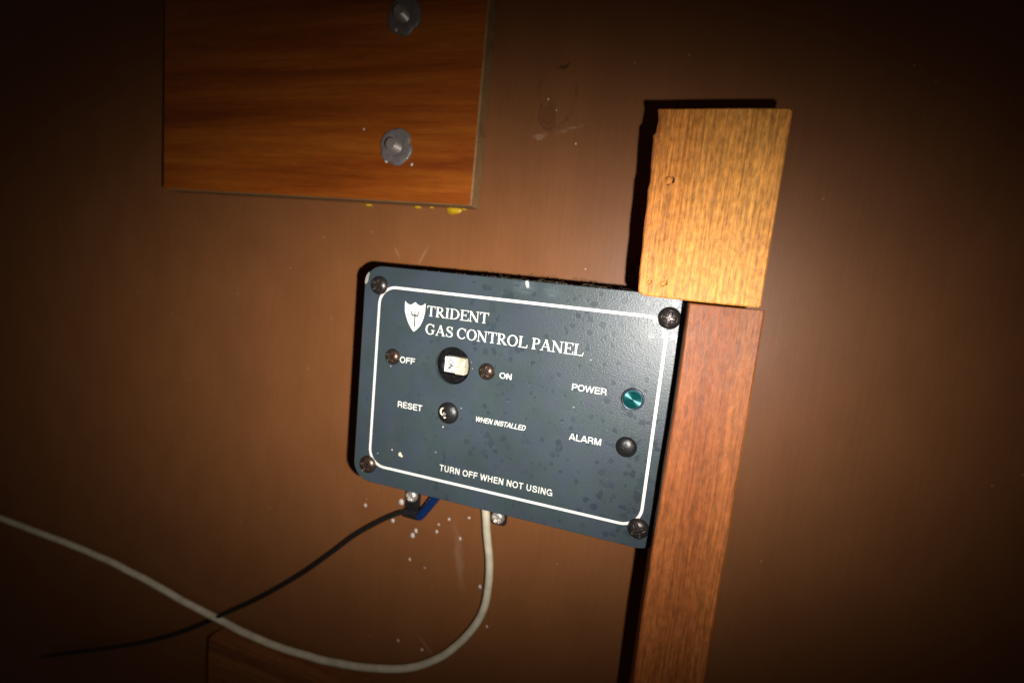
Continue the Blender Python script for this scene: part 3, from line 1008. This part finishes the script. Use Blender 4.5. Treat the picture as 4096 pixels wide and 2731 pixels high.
for k in range(85):
    x = R.triangular(20, 126, 85) * MM
    y = R.uniform(0.0004, 0.0058)
    s = R.uniform(0.00012, 0.00045) * (1.7 if R.random() < 0.12 else 1)
    ph = R.uniform(0, 6)
    oct_ = [(x + s * 1.5 * math.cos(ph), y, TOP + s * .2), (x - s * 1.5 * math.cos(ph), y, TOP + s * .2), (x, y + s, TOP + s * .3), (x, y - s, TOP + s * .3), (x + s * .3, y, TOP + s * R.uniform(.7, 1.5)), (x, y, TOP - s * .3)]
    if y > 0.0022:
        oct_ = [(a, b * .4, c) for a, b, c in oct_]
    addm(oct_, [(0, 2, 4), (2, 1, 4), (1, 3, 4), (3, 0, 4), (2, 0, 5), (1, 2, 5), (3, 1, 5), (0, 3, 5)])
for k in range(34):
    x = R.triangular(50, 126, 105) * MM
    y = R.uniform(0.0004, 0.002)
    l_ = R.uniform(0.0012, 0.0045)
    hh = R.uniform(0.0003, 0.0013)
    pts = [(x + l_ * t, y + R.uniform(-.0003, .0003), TOP + hh * math.sin(math.pi * t) + R.uniform(0, .0003)) for t in (0, .3, .6, 1)]
    v, f = tube(catmull(pts, 3), 0.000035, 4, False)
    addm(v, f)
ds = mesh('lint', V, F, M['dust'], panel)
ds['kind'] = 'stuff'

# ------------------------------------------------------------------ cables and clips below the panel
SW = WALL - 0.0055
cable_pts = [(54.0, -92.0), (54.6, -108.0), (55.9, -121.9), (58.5, -136.6), (61.4, -151.8), (62.4, -167.9), (59.7, -185.3), (51.7, -202.1), (38.7, -219.0), (22.1, -232.6), (4.3, -241.2), (-22.9, -248.8), (-55, -254), (-100, -256), (-160, -250), (-260, -238), (-400, -236)]
V, F = tube([p + Vector((0.0006 * noise.noise(p * 55), 0.0, 0.0006 * noise.noise(p * 55 + Vector((9, 0, 0))))) for p in catmull([(x * MM, SW if i > 1 else SW - 0.004, z * MM) for i, (x, z) in enumerate(cable_pts)], 14)], 0.0023, 16)
wc = mesh('white_cable', V, F, M['white_cable'], None, None, True)
tag(wc, 'cream white cable hanging from the panel and curving away along the wall', 'cable')

bw = thing('black_wire', 'thin black wire with a blue crimp sleeve held under the first cable clip', 'wire', (0.0, SW, -0.14))
wp = [(11.0, -135.0), (4.5, -135.6), (-1.1, -138.3), (-13.3, -146.6), (-29.8, -160.0), (-48, -178), (-75, -203), (-120, -238), (-200, -290), (-330, -350)]
V, F = tube(catmull([(x * MM, SW, z * MM) for x, z in wp], 8), 0.0015, 12)
mesh('sheath', V, F, M['black'], bw, None, True)
V, F = tube([(5.2 * MM, SW - .0004, -135.4 * MM), (14.6 * MM, SW - .0006, -135.2 * MM)], [0.0027, 0.0029], 14)
mesh('boot', V, F, M['black'], bw, None, False)
V, F = tube(catmull([(14.2 * MM, SW - .0008, -135.6 * MM), (16.6 * MM, SW - .0010, -133.6 * MM), (24.0 * MM, SW - .0022, -122.6 * MM), (33.0 * MM, SW - .004, -108.6 * MM)], 6), 0.0027, 16)
mesh('crimp_sleeve', V, F, M['blue'], bw, None, True)


def clip(x, z, bottom, label):
    t = thing('cable_clip', label, 'cable clip', (x, WALL, z), 'cable clips under the panel')
    pts = [(x * 1000 - 4.6, z * 1000 + 16), (x * 1000 - 4.6, z * 1000 + 3), (x * 1000 - 4.2, bottom + 1.2), (x * 1000 - 2.6, bottom), (x * 1000 + 3.2, bottom), (x * 1000 + 4.7, bottom + 1.0), (x * 1000 + 4.9, z * 1000 + 3), (x * 1000 + 4.9, z * 1000 + 16)]
    slab('strap', pts, WALL - 0.0030, WALL - 0.0003, M['black'], t, 0.0004)
    s_ = link('screw', sc_st, None, t, (x, WALL - 0.0029, z)); s_.rotation_euler = (0, 0.5, 0)
    return t


sc_st = screw_mesh(0.0040, 0.0027, 3); sc_st.materials.append(M['steel'])
clip(0.0074, -0.1256, -138.6, 'black cable clip with steel screw holding the thin black wire')
clip(0.0630, -0.1256, -130.4, 'black cable clip with steel screw beside the white cable')
